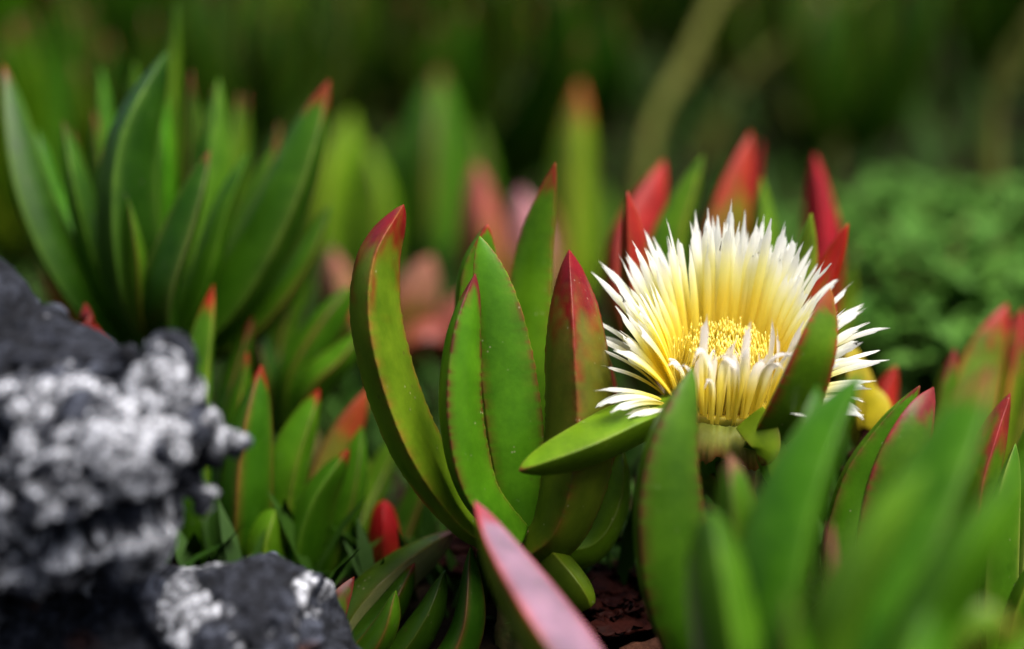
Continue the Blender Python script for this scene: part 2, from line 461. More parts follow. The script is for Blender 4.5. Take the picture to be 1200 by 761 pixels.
add_row(56, .0150, .001, row_front)
add_row(56, .0135, .001, row_front2)

# stamens: hundreds of yellow threads with anthers (one part)
V, F, C = [], [], []
sr = np.random.default_rng(5)
for i in range(1500):
    a = sr.uniform(0, 2 * math.pi); R = .0118 * math.sqrt(sr.uniform(.05, 1)); h = .0135 + .0030 * (R / .0118) + sr.uniform(-.0045, .0035)
    lean = sr.normal(-.002, .002)
    b0 = np.array((R * math.cos(a), R * math.sin(a), .001)); b2 = np.array(((R + lean) * math.cos(a + .1), (R + lean) * math.sin(a + .1), h))
    b1 = (b0 + b2) / 2 + np.array((math.cos(a), math.sin(a), 0)) * .0012
    pts = [b0, b1, b2]; base = len(V)
    for k, q in enumerate(pts):
        wd = .00030
        for j in range(3):
            g = 2 * math.pi * j / 3
            V.append(np.array(tuple(FP(q[0] + wd * math.cos(g), q[1] + wd * math.sin(g), q[2]))) - FROOT); C.append((.98, .86, .20))
    for k in range(2):
        for j in range(3): F.append((base + k * 3 + j, base + k * 3 + (j + 1) % 3, base + k * 3 + 3 + (j + 1) % 3, base + k * 3 + 3 + j))
    o = len(V); q = b2; s1, s2 = .00026, .0010
    for dx, dy, dz in ((s1, 0, 0), (-s1, 0, 0), (0, s1, 0), (0, -s1, 0), (0, 0, s2), (0, 0, -s2)):
        V.append(np.array(tuple(FP(q[0] + dx, q[1] + dy, q[2] + dz))) - FROOT); C.append((.98, .82, .12) if sr.random() < .5 else (.98, .90, .34))
    for f in ((0, 2, 4), (2, 1, 4), (1, 3, 4), (3, 0, 4), (2, 0, 5), (1, 2, 5), (3, 1, 5), (0, 3, 5)): F.append(tuple(o + x for x in f))
st = mk('stamen_cluster', V, F, M_PETAL, flower, attrs={'col': C, 'u': [0.] * len(V)}); tag(st, kind='stuff')

# green lobes of the flower
sub_leaf([(800, 478, .540), (745, 495, .531), (680, 525, .522), (608, 552, .514)], 62, 58, 50, green=(.17, .29, .035), red=.025, redcol=BROWN, edge=.25, edgecol=(.2, .2, .04), tipp=4, tipq=.75, segs=70)
sub_leaf([(890, 520, .536), (922, 480, .524), (952, 410, .517), (973, 338, .519)], 64, 30, 40, green=(.11, .21, .03), red=.12, redcol=(.3, .1, .02), edge=.9, edgecol=(.30, .03, .02), tipp=4.0, segs=90, teeth=.012)
sub_leaf([(885, 470, .562), (925, 400, .578), (945, 320, .584), (951, 250, .582)], 42, 200, 34, green=(.20, .28, .06), edge=.2, segs=40)
sub_leaf([(890, 470, .560), (940, 390, .576), (972, 320, .580), (994, 262, .578)], 42, 188, 36, green=(.2, .12, .03), red=.45, redcol=(.46, .025, .015), edge=.4, segs=50)
sub_leaf([(880, 492, .531), (893, 508, .526), (899, 526, .524), (893, 546, .525)], 46, 10, 16, green=(.24, .34, .055), red=.12, redcol=BROWN, edge=.35, edgecol=(.25, .12, .03), segs=40, tipp=2.2, tipq=.6, base=.9)
sub_leaf([(893, 505, .532), (902, 535, .530), (912, 580, .530)], 40, 200, 26, green=(.15, .27, .04), edge=.2, segs=30)
# torn brown membrane along the front rim
V, F, C = [], [], []
for k in range(46):
    a = D2(222 + 98 * k / 45)
    for j in range(3):
        gr = .6 + .55 * k / 45; h = .001 - [0, .0040, .0098][j] * gr + (0 if j < 2 else .0018 * math.sin(k * .55) * math.sin(k * .21 + 1) + rr_.uniform(-.0006, .0006)); r = [.0157, .0188, .0212][j] + rr_.uniform(-.0004, .0004)
        V.append(np.array(tuple(FP(r * math.cos(a), r * math.sin(a), h))) - FROOT)
        C.append([(.34, .40, .07), (.36, .38, .08), (.30, .12, .04)][j])
F = [(k * 3 + j, k * 3 + j + 1, k * 3 + 4 + j, k * 3 + 3 + j) for k in range(45) for j in range(2)]
mem = mk('membrane', V, F, M_SEPAL, flower, attrs={'col': C})
sm = mem.modifiers.new('thickness', 'SOLIDIFY'); sm.thickness = .0006
# foliage of the flowering shoot
leaf(FL, [(862, 790, .535), (808, 740, .513), (779, 650, .503), (778, 540, .500), (811, 430, .503)], 100, 146, 80, green=(.05, .16, .02), edge=.8, edgecol=(.085, .03, .012), olive=.1, tipp=4.2, **H)
leaf(FL, [(862, 590, .552), (800, 500, .575), (752, 380, .585), (735, 224, .580)], 56, 170, 46, green=(.12, .16, .03), red=.30, redcol=(.36, .03, .02), edge=.6, edgecol=(.28, .04, .02), olive=.5, segs=60)
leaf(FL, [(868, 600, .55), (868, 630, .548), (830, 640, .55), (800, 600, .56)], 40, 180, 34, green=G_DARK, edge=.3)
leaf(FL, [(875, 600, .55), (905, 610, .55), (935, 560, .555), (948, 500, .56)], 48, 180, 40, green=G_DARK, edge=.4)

# ================================================================== leaf shoot in front: pink tint plus painted lavender sky sheen on its face
PK = shoot((735, 880, .452), 'ice plant shoot with one pink tinted leaf, painted sky sheen on its face, lying before the sharp rosette', stem_r=.006)
leaf(PK, [(735, 880, .452), (690, 815, .458), (632, 730, .470), (584, 650, .484), (556, 587, .494)], 88, 50, 74, green=(.17, .22, .03), face=(.185, .115, .175), red=.10, redcol=(.42, .10, .14), edge=.7, edgecol=(.38, .03, .03), tipp=3.2, tipq=.8, segs=70)
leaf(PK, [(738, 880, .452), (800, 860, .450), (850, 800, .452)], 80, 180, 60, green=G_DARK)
leaf(PK, [(732, 880, .455), (690, 870, .470), (640, 840, .480)], 70, 170, 60, green=G_MID)

# ================================================================== near clump, lower right (soft, closer than the focus)
N1 = shoot((905, 930, .425), 'soft green ice plant clump standing in front of the flower', stem_r=.007)
leaf(N1, [(900, 940, .425), (895, 800, .430), (920, 640, .436), (962, 520, .442), (1010, 436, .450)], 96, 200, 90, green=(0.055, 0.167, 0.021), edge=.2, edgecol=G_LIGHT, tipp=4.2, segs=40)
leaf(N1, [(880, 940, .428), (880, 820, .440), (905, 660, .452), (938, 540, .46), (958, 452, .466)], 74, 150, 70, green=(0.037, 0.121, 0.018), edge=.2, edgecol=G_MID, tipp=4.2)
leaf(N1, [(880, 930, .42), (866, 820, .420), (846, 700, .422), (832, 596, .426)], 82, 185, 70, green=(0.079, 0.186, 0.033), edge=.2, tipp=7, tipq=.7, edgecol=G_LIGHT)
leaf(N1, [(890, 930, .435), (885, 780, .455), (866, 640, .462), (855, 532, .466)], 64, 175, 54, green=(0.083, 0.186, 0.033), red=.05, redcol=(.3, .14, .1), edge=.2, tipp=7, tipq=.7)
N2 = shoot((985, 940, 0.395), 'soft green ice plant clump with one blunt pale leaf, beside the frontmost clump', stem_r=.007)
leaf(N2, [(960, 950, 0.395), (955, 840, 0.385), (985, 720, 0.380), (1035, 620, 0.378), (1086, 550, 0.378)], 72, 190, 66, green=(0.112, 0.232, 0.047), edge=.15, edgecol=G_LIGHT, tipp=5, tipq=.7)
leaf(N2, [(1000, 950, 0.400), (1010, 830, 0.405), (1050, 690, 0.412), (1110, 550, 0.420), (1165, 425, 0.428)], 110, 205, 98, green=(0.060, 0.177, 0.021), red=.10, redcol=(.25, .1, .04), edge=.25, edgecol=G_LIGHT, tipp=4.0)
leaf(N2, [(975, 950, 0.410), (970, 840, 0.425), (972, 720, 0.438), (974, 612, 0.448)], 34, 180, 30, green=(0.149, 0.159, 0.047), red=.55, redcol=(.36, .12, .12), edge=.2)
leaf(N2, [(1010, 950, 0.385), (1050, 850, 0.372), (1085, 740, .386), (1140, 640, .385), (1200, 540, .388)], 90, 175, 80, green=(0.066, 0.177, 0.022), edge=.2, edgecol=G_LIGHT)
leaf(N2, [(985, 950, 0.390), (950, 860, 0.380), (925, 760, 0.378), (925, 690, 0.380)], 70, 185, 60, green=(0.055, 0.159, 0.021))
N3 = shoot((1060, 960, .40), 'low ice plant clump with an arching blunt leaf in front of the yellow edged rosette', stem_r=.007)
leaf(N3, [(1040, 950, .40), (1050, 830, .395), (1085, 765, .39), (1140, 728, .388), (1195, 738, .388)], 66, 110, 60, green=(.11, .20, .03), red=.05, redcol=(.24, .10, .03), edge=.4, edgecol=(.22, .07, .03), tipp=5)
leaf(N3, [(1070, 960, .40), (1110, 880, .39), (1170, 800, .385), (1225, 735, .385)], 80, 200, 70, green=G_MID)

# ================================================================== right-hand clump near the focus
R1 = shoot((1020, 740, .545), 'ice plant rosette with paired red nibbed leaves beside the withered seed head', stem_r=.007)
leaf(R1, [(1005, 750, .548), (985, 660, .550), (1003, 570, .550), (1040, 505, .549), (1078, 452, .547)], 62, 150, 54, green=(.075, .20, .022), red=.05, redcol=MAROON, edge=.5, edgecol=(.14, .03, .02), tipp=4.2, segs=60, teeth=.01)
leaf(R1, [(1030, 750, .538), (1030, 650, .530), (1045, 560, .526), (1068, 500, .526), (1094, 454, .530)], 74, 142, 66, green=(.09, .20, .028), red=.16, redcol=(.24, .03, .03), edge=.8, edgecol=(.22, .02, .03), tipp=4.2, segs=60, teeth=.01)
leaf(R1, [(1015, 750, .55), (990, 680, .56), (985, 620, .57), (1000, 560, .58)], 40, 190, 36, green=(.16, .14, .03), olive=.5)
R2 = shoot((1160, 790, .55), 'upright ice plant rosette with yellow edged leaves next to the paired red nibbed rosette', stem_r=.007)
leaf(R2, [(1150, 790, .548), (1140, 680, .545), (1145, 580, .545), (1165, 510, .547), (1184, 461, .550)], 60, 188, 54, green=(.09, .17, .028), red=.22, redcol=(.33, .04, .03), edge=.7, edgecol=(.26, .03, .03), tipp=4.6, segs=60)
leaf(R2, [(1165, 790, .54), (1165, 700, .535), (1172, 610, .534), (1190, 520, .536)], 48, 160, 44, green=(.075, .19, .025), edge=.7, edgecol=(.22, .27, .05), segs=50)
leaf(R2, [(1178, 790, .545), (1185, 700, .543), (1196, 600, .543), (1215, 480, .546)], 56, 200, 48, green=(.07, .18, .025), edge=.7, edgecol=(.20, .25, .05), segs=50)
leaf(R2, [(1180, 800, .53), (1190, 740, .522), (1205, 690, .520), (1230, 640, .52)], 44, 170, 40, green=G_MID, edge=.5, edgecol=G_YEL)
R3 = shoot((1140, 590, .63), 'red rimmed ice plant rosette behind the yellow edged rosette, before the leafy weeds', stem_r=.006)
leaf(R3, [(1110, 600, .63), (1105, 530, .625), (1105, 470, .622), (1119, 409, .622)], 40, 165, 36, green=(.10, .2, .03), red=.14, redcol=(.28, .02, .04), edge=.5)
leaf(R3, [(1130, 600, .63), (1125, 520, .632), (1145, 430, .636), (1180, 356, .638)], 60, 140, 52, green=(.12, .19, .03), red=.2, redcol=(.40, .035, .02), edge=.6, edgecol=RED)
leaf(R3, [(1155, 600, .635), (1165, 520, .64), (1180, 440, .645), (1200, 362, .648)], 64, 190, 52, green=(.11, .18, .03), red=.26, redcol=(.35, .05, .035), edge=.6, edgecol=RED)
leaf(R3, [(1165, 600, .635), (1185, 520, .64), (1210, 440, .645), (1240, 380, .648)], 56, 190, 48, green=(.12, .17, .03), red=.2, edge=.5)
R4 = shoot((1035, 560, .61), 'stunted ice plant shoot with a yellowed leaf and a short red leaf', stem_r=.006)
leaf(R4, [(1020, 540, .61), (1012, 500, .606), (1000, 450, .604), (990, 395, .604)], 52, 170, 46, green=(.42, .30, .05), olive=.2, edge=.2, edgecol=BROWN, tipp=4)
leaf(R4, [(1022, 535, .605), (1030, 510, .600), (1028, 475, .600), (1012, 455, .602)], 40, 120, 36, green=(.45, .33, .05), edge=.1, tipp=2.2, tipq=.5)
leaf(R4, [(1035, 555, .612), (1030, 520, .615), (1035, 470, .62), (1050, 428, .622)], 40, 180, 34, green=(.22, .12, .03), red=.7, redcol=(.38, .03, .02), edge=.3)
# withered brown flower head beside it
wb = P(1008, 548, .588); wg = ground_at(wb.x, wb.y)
wo = empty('seed_head', wg, 'withered dark brown seed head beside the yellowed leaf', 'seed head')
stem(wo, [wg, (wg + wb) / 2, wb], .0022, .0018, M_BROWN, 'stalk')
V, F = tube_geo([P(1006, 556, .588), P(1010, 530, .588), P(1018, 506, .590)], .0042, .0022, 9, 14, 4, .5)
mk('capsule', V - np.array(tuple(wg)), F, M_LITTER, wo, smooth=False)

# ================================================================== red cluster behind the flower
C1 = shoot((850, 520, .665), 'ice plant rosette with large crimson and orange leaves behind the bloom', stem_r=.008)
leaf(C1, [(840, 530, .66), (760, 420, .665), (735, 300, .67), (778, 188, .68)], 84, 158, 60, green=(0.153, 0.119, 0.025), red=.52, redcol=(.45, .03, .025), olive=.6, edge=.4, edgecol=RED, tipp=4.2)
leaf(C1, [(845, 530, .655), (790, 420, .65), (785, 300, .65), (824, 182, .655)], 58, 200, 46, green=(0.102, 0.212, 0.025), edge=.3, edgecol=(.25, .08, .02), tipp=4.4)
leaf(C1, [(850, 530, .67), (835, 400, .68), (845, 270, .685), (880, 155, .69)], 66, 150, 56, green=(0.128, 0.170, 0.025), red=.28, redcol=(.45, .05, .02), edge=.7, edgecol=RED, tipp=4.2)
leaf(C1, [(860, 530, .67), (865, 400, .695), (872, 270, .70), (893, 165, .705)], 42, 190, 40, green=(0.255, 0.068, 0.025), red=.7, redcol=CRIM, edge=.4)
leaf(C1, [(858, 530, .66), (880, 420, .66), (893, 310, .66), (893, 208, .662)], 54, 180, 46, green=(0.111, 0.204, 0.025), edge=.2, tipp=4)
leaf(C1, [(870, 530, .67), (935, 420, .68), (962, 300, .685), (955, 180, .69)], 64, 178, 54, green=(0.255, 0.043, 0.025), red=.85, redcol=(.36, .012, .025), edge=.3, edgecol=RED, tipp=4.2)
leaf(C1, [(865, 530, .675), (930, 450, .70), (985, 380, .71), (1000, 310, .71)], 50, 190, 46, green=G_LIGHT)

# ================================================================== left middle clump between the rocks and the sharp rosette
L1 = shoot((275, 700, .605), 'narrow green ice plant shoot rising directly behind the tip of the lichen crusted rock', stem_r=.007)
leaf(L1, [(245, 690, .60), (232, 590, .598), (232, 460, .602), (250, 334, .608)], 46, 205, 40, green=(0.070, 0.172, 0.021), red=.09, redcol=RED, edge=.4, edgecol=G_YEL, tipp=4.6, segs=50)
leaf(L1, [(265, 695, .61), (262, 590, .622), (270, 470, .63), (296, 372, .634)], 46, 180, 42, green=(0.029, 0.082, 0.015), red=.06, redcol=BROWN, tipp=4.6)
leaf(L1, [(280, 700, .595), (284, 610, .588), (290, 520, .588), (306, 428, .592)], 64, 168, 56, green=(0.037, 0.115, 0.015), red=.07, redcol=RED, edge=.6, edgecol=(.2, .05, .02), tipp=4.2, segs=50)
leaf(L1, [(285, 700, .60), (277, 600, .606), (278, 500, .61), (290, 412, .612)], 40, 180, 38, green=(0.049, 0.131, 0.016), red=.05, redcol=CRIM)
leaf(L1, [(240, 690, .60), (218, 590, .61), (205, 490, .615), (207, 402, .618)], 34, 200, 30, green=(0.074, 0.164, 0.021), red=.06)
L2 = shoot((355, 715, .60), 'bushy green ice plant shoot with several upright leaves beside the dark small rock', stem_r=.007)
leaf(L2, [(340, 710, .60), (330, 640, .598), (340, 550, .60), (374, 456, .604)], 58, 192, 50, green=(0.070, 0.180, 0.021), red=.05, redcol=RED, edge=.3, tipp=4.6, segs=50)
leaf(L2, [(360, 710, .605), (362, 640, .612), (385, 545, .618), (430, 456, .622)], 54, 150, 48, green=(0.107, 0.139, 0.025), red=.22, redcol=(.33, .07, .02), olive=.3, edge=.5, tipp=4.6)
leaf(L2, [(355, 710, .595), (352, 660, .590), (370, 590, .588), (409, 526, .590)], 50, 170, 46, green=(0.049, 0.139, 0.016), red=.07, redcol=CRIM, edge=.4, edgecol=G_LIGHT, tipp=4.6, segs=50)
leaf(L2, [(335, 715, .59), (315, 680, .583), (310, 640, .582), (322, 594, .585)], 54, 180, 46, green=(0.090, 0.197, 0.025), edge=.3, edgecol=G_YEL, tipp=4, tipq=.6)
leaf(L2, [(370, 715, .60), (390, 650, .60), (410, 580, .603), (424, 500, .607)], 48, 190, 44, green=(0.061, 0.164, 0.021), edge=.3, tipp=4.6)
leaf(L2, [(375, 715, .61), (400, 650, .625), (440, 570, .64), (470, 500, .645)], 44, 190, 40, green=(0.074, 0.148, 0.025), edge=.3)
leaf(L2, [(325, 715, .588), (305, 690, .58), (300, 660, .578), (312, 643, .578)], 34, 180, 30, green=(0.082, 0.180, 0.025), tipp=4)
L3 = shoot((450, 690, .60), 'stubby ice plant shoot with a round red bud leaf under the sharp rosette', stem_r=.006)
leaf(L3, [(450, 690, .60), (450, 660, .598), (450, 625, .598), (449, 586, .60)], 42, 180, 38, green=(.25, .08, .03), red=.75, redcol=(.45, .015, .02), edge=.2, tipp=4, tipq=.5)
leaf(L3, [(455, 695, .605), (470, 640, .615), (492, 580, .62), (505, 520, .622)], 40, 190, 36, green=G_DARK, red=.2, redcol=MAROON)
leaf(L3, [(445, 690, .61), (420, 640, .63), (415, 590, .64), (432, 540, .64)], 36, 180, 32, green=(.12, .17, .03))
L4 = shoot((395, 770, .555), 'spreading ice plant shoot with a broad dull pink green leaf beside the dark rock', stem_r=.007)
leaf(L4, [(395, 765, .552), (420, 715, .553), (470, 668, .560), (535, 622, .572)], 62, 60, 46, green=(0.072, 0.120, 0.024), face=(.22, .24, .09), red=.15, redcol=(.30, .16, .14), edge=.3, tipp=4.4)
leaf(L4, [(388, 770, .545), (384, 740, .538), (394, 710, .536), (415, 676, .538)], 40, 128, 36, green=(0.060, 0.096, 0.018), red=.25, redcol=MAROON, edge=.8, edgecol=MAROON, tipp=2.6)
leaf(L4, [(395, 775, .55), (432, 742, .548), (462, 705, .55), (486, 660, .555)], 42, 180, 40, green=(0.036, 0.090, 0.012), red=.1, redcol=MAROON)
leaf(L4, [(400, 785, .55), (460, 775, .545), (500, 725, .545), (522, 668, .548)], 44, 180, 42, green=(.025, .06, .012), edge=.1)
leaf(L4, [(395, 785, .545), (425, 775, .535), (452, 735, .532), (464, 692, .532)], 38, 190, 36, green=(0.042, 0.102, 0.012))
leaf(L4, [(410, 790, .55), (500, 800, .54), (545, 740, .54), (552, 640, .545)], 48, 180, 46, green=(0.021, 0.066, 0.011))

# ================================================================== big soft rosette, upper left; its shade is mixed into the leaf greens
B1 = shoot((195, 425, 0.655), 'large ice plant rosette, its greens darkened for shade, standing behind the lichen covered rock', stem_r=.009)
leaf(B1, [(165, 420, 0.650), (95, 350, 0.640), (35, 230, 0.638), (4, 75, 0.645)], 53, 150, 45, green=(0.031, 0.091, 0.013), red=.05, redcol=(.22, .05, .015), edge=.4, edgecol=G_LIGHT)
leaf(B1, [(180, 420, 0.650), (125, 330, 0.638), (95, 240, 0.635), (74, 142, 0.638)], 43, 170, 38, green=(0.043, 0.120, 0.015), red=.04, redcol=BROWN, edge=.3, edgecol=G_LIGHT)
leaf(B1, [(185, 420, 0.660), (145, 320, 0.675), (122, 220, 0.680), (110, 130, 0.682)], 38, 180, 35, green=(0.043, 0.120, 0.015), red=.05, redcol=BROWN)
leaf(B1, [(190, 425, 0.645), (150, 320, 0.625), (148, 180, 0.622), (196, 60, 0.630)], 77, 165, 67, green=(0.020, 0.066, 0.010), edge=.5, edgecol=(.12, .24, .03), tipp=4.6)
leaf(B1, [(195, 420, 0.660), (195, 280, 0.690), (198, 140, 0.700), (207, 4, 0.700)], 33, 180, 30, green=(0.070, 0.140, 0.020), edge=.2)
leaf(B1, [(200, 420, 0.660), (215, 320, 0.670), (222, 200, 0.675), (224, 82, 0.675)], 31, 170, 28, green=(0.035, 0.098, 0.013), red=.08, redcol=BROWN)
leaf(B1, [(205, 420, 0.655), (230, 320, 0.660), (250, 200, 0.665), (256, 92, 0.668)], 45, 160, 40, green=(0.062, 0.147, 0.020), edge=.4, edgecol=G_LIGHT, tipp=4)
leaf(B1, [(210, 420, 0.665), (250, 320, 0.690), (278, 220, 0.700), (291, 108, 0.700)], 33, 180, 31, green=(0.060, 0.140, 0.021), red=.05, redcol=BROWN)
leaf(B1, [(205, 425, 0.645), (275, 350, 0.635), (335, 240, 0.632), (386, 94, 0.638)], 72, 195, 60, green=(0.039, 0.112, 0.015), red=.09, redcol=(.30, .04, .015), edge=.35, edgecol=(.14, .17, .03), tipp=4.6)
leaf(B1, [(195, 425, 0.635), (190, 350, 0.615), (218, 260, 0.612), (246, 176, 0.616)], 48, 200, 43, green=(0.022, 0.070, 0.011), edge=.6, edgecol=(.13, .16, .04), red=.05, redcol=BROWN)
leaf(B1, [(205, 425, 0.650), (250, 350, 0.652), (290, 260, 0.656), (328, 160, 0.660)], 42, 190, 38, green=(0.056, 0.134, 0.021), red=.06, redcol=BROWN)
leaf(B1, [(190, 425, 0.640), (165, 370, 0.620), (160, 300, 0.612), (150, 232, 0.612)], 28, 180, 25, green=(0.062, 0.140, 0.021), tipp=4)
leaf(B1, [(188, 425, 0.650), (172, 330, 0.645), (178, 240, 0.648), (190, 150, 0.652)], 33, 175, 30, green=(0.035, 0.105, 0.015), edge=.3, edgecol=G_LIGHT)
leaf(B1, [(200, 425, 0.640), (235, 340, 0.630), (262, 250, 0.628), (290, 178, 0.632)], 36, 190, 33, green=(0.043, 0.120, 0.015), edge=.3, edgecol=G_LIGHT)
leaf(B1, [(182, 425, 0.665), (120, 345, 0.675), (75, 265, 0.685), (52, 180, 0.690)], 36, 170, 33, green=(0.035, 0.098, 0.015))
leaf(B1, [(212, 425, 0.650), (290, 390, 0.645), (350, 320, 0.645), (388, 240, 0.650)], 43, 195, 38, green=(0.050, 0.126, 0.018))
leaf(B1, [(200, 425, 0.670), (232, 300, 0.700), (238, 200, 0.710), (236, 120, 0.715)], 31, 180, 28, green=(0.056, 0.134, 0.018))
fr = random.Random(31)
for q in range(9):
    tx = 60 + 290 * q / 8 + fr.uniform(-18, 18); ty = 175 - 95 * math.sin(math.pi * q / 8) + fr.uniform(-30, 30); bz = fr.uniform(.655, .70)
    leaf(B1, [(195, 425, 0.655), (195 + (tx - 195) * .45, 330, bz), (195 + (tx - 195) * .85, (330 + ty) / 2, bz), (tx, ty, bz + .005)], fr.uniform(28, 40), fr.uniform(160, 205), green=(.05 * fr.uniform(.8, 1.6), .15 * fr.uniform(.8, 1.5), .02), red=fr.choice([0, .04, .05]), redcol=BROWN, edge=.2, edgecol=G_LIGHT, tipp=5)
B2 = shoot((120, 440, 0.690), 'red brown ice plant shoot half hidden behind the large dark rosette', stem_r=.006)
leaf(B2, [(115, 430, 0.690), (95, 370, 0.690), (70, 290, 0.700), (48, 205, 0.710)], 60, 180, 50, green=(0.212, 0.085, 0.025), red=.7, redcol=(.36, .05, .025))
leaf(B2, [(120, 440, 0.640), (112, 410, 0.600), (105, 385, 0.595), (100, 355, 0.600)], 40, 180, 36, green=(0.187, 0.043, 0.017), red=.8, redcol=(.2, .02, .015))
leaf(B2, [(125, 440, 0.700), (170, 380, 0.720), (190, 330, 0.730), (200, 250, 0.740)], 44, 180, 40, green=G_DARK)
B3 = shoot((345, 490, 0.650), 'fan of broad green ice plant leaves between the big rosette and the curved red tip', stem_r=.007)
leaf(B3, [(335, 500, 0.645), (345, 440, 0.640), (380, 380, 0.642), (420, 330, 0.650)], 50, 170, 44, green=(0.045, 0.128, 0.017), red=.05, redcol=RED)
leaf(B3, [(330, 500, 0.650), (320, 430, 0.660), (335, 370, 0.665), (365, 320, 0.670)], 50, 190, 44, green=(0.064, 0.158, 0.022))
leaf(B3, [(345, 500, 0.640), (370, 450, 0.632), (400, 420, 0.632), (428, 385, 0.635)], 44, 180, 40, green=(0.053, 0.135, 0.019), red=.06, redcol=RED)
leaf(B3, [(325, 500, 0.650), (310, 440, 0.650), (300, 380, 0.655), (312, 330, 0.660)], 44, 180, 40, green=(0.030, 0.090, 0.013))
leaf(B3, [(320, 500, 0.660), (290, 430, 0.680), (285, 360, 0.690), (318, 280, 0.695)], 50, 190, 44, green=(0.056, 0.143, 0.022))
B4 = shoot((470, 430, .80), 'peach and dull red ice plant shoot seen behind the curved red tipped leaf', stem_r=.006)
leaf(B4, [(465, 430, .80), (462, 390, .80), (480, 350, .80), (505, 300, .805)], 70, 160, 58, green=(0.203, 0.105, 0.060), red=.5, redcol=(0.360, 0.195, 0.128))
leaf(B4, [(475, 430, .79), (500, 410, .785), (525, 385, .785), (545, 340, .79)], 56, 180, 50, green=(0.180, 0.075, 0.053), red=.6, redcol=(0.315, 0.112, 0.083))
leaf(B4, [(460, 430, .79), (430, 395, .785), (400, 350, .785), (388, 290, .79)], 60, 180, 50, green=(0.165, 0.128, 0.045), red=.45, redcol=(0.338, 0.180, 0.112))
leaf(B4, [(470, 430, .78), (478, 410, .775), (500, 395, .772), (528, 400, .772)], 50, 180, 44, green=(0.255, 0.098, 0.068), red=.6, redcol=(0.300, 0.083, 0.060))
leaf(B4, [(462, 430, .78), (440, 415, .77), (420, 395, .77), (412, 360, .772)], 46, 180, 40, green=(0.105, 0.165, 0.022), red=.2, redcol=RED)

# ================================================================== soft clumps in the middle distance
def mid_clump(base, label, specs):
    o = shoot(base, label, stem_r=.008)
    for pts, wpx, psi, kw in specs: leaf(o, pts, wpx, psi, **kw)
    return o
mid_clump((415, 400, .96), 'yellow green ice plant shoot behind the broad leaf of the dark rosette', [
    ([(405, 400, .96), (385, 320, .96), (385, 230, .965), (412, 130, .97)], 76, 170, dict(green=(.14, .25, .03))),
    ([(425, 400, .95), (435, 330, .945), (440, 240, .945), (425, 160, .95)], 66, 190, dict(green=(.12, .22, .03))),
    ([(415, 400, .97), (370, 340, .99), (355, 270, 1.0), (380, 200, 1.0)], 50, 190, dict(green=(.09, .19, .03)))])
mid_clump((515, 400, 1.0), 'broad mid green ice plant shoot behind the curved red tipped leaf', [
    ([(515, 400, 1.0), (505, 310, 1.0), (505, 200, 1.0), (515, 80, 1.01)], 110, 180, dict(green=(.055, .15, .022), red=.05, redcol=BROWN)),
    ([(520, 400, 1.0), (545, 320, 1.01), (560, 230, 1.02), (558, 140, 1.03)], 70, 190, dict(green=(.05, .13, .02))),
    ([(505, 400, 1.0), (470, 320, 1.01), (460, 230, 1.02), (470, 150, 1.03)], 70, 190, dict(green=(.06, .15, .022)))])
mid_clump((590, 420, .86), 'dusky mauve and red ice plant shoot behind the tall green leaf', [
    ([(585, 420, .86), (575, 350, .86), (565, 280, .862), (558, 190, .868)], 66, 180, dict(green=(.26, .11, .08), red=.4, redcol=(.40, .13, .10))),
    ([(598, 420, .86), (615, 350, .865), (618, 290, .868), (610, 220, .872)], 72, 180, dict(green=(.42, .22, .26), red=.5, redcol=(.6, .36, .42))),
    ([(590, 420, .87), (630, 360, .89), (650, 300, .90), (640, 230, .91)], 44, 180, dict(green=(.2, .1, .06)))])
mid_clump((675, 400, .92), 'tall yellow green ice plant shoot with an orange tip above the sharp rosette', [
    ([(675, 400, .92), (670, 320, .92), (670, 210, .925), (680, 95, .93)], 62, 180, dict(green=(.17, .25, .035), red=.14, redcol=(.40, .14, .03), tipp=4.5)),
    ([(685, 400, .93), (705, 340, .95), (712, 280, .96), (705, 210, .97)], 44, 190, dict(green=(.07, .17, .03)))])

# ---- carpet of shoots further back: a few shapes, copied one by one
def proto_shoot(kind, seed):
    r = random.Random(seed)
    g = {'green': G_DARK, 'light': G_MID, 'red': (.13, .14, .03)}[kind]
    o = empty('ice_plant', (0, 0, 0))
    V, F = tube_geo([(0, 0, -.01), (.001, 0, .012), (0, 0, .03)], .008, .006, 8, 6, seed)
    mk('stem', V, F, M_STEM, o)
    a0 = r.uniform(0, 6)
    for i in range(9):
        ring = i // 2; a = a0 + ring * math.pi / 2 + (i % 2) * math.pi + r.uniform(-.3, .3)
        if i == 8: a = r.uniform(0, 6)
        L = r.uniform(.085, .125) * (1 - .06 * ring); spread = [.055, .045, .032, .02, .008][ring] * r.uniform(.8, 1.2)
        e = Vector((math.cos(a), math.sin(a), 0)); zb = .006 + .007 * ring
        pts = [Vector((0, 0, zb)), e * spread * .55 + Vector((0, 0, zb + L * .22)), e * spread * .95 + Vector((0, 0, zb + L * .6)), e * spread * 1.0 + Vector((0, 0, zb + L))]
        v, f, c = leaf_geo(pts, -e, r.uniform(.014, .020), r.uniform(.012, .016), green=tuple(x * r.uniform(.7, 1.3) for x in g),
                           red=(.45 if kind == 'red' else .07) * r.uniform(.4, 1.3), redcol=RED if kind == 'red' else BROWN, edge=.3, segs=16, seed=seed * 20 + i, tipp=4.4)
        mk('leaf', v, f, M_LEAF, o, attrs={'col': c})
    return o
protos = [proto_shoot('green', 1), proto_shoot('green', 2), proto_shoot('light', 3), proto_shoot('red', 4), proto_shoot('light', 5)]
LAB = {'green': 'dark green ice plant shoot in the unfocused carpet far behind the flower',
       'light': 'mid green ice plant shoot in the unfocused carpet far behind the flower',
       'red': 'red tipped ice plant shoot in the unfocused carpet far behind the flower'}
KIND = ['green', 'green', 'light', 'red', 'light']
used = [False] * 5
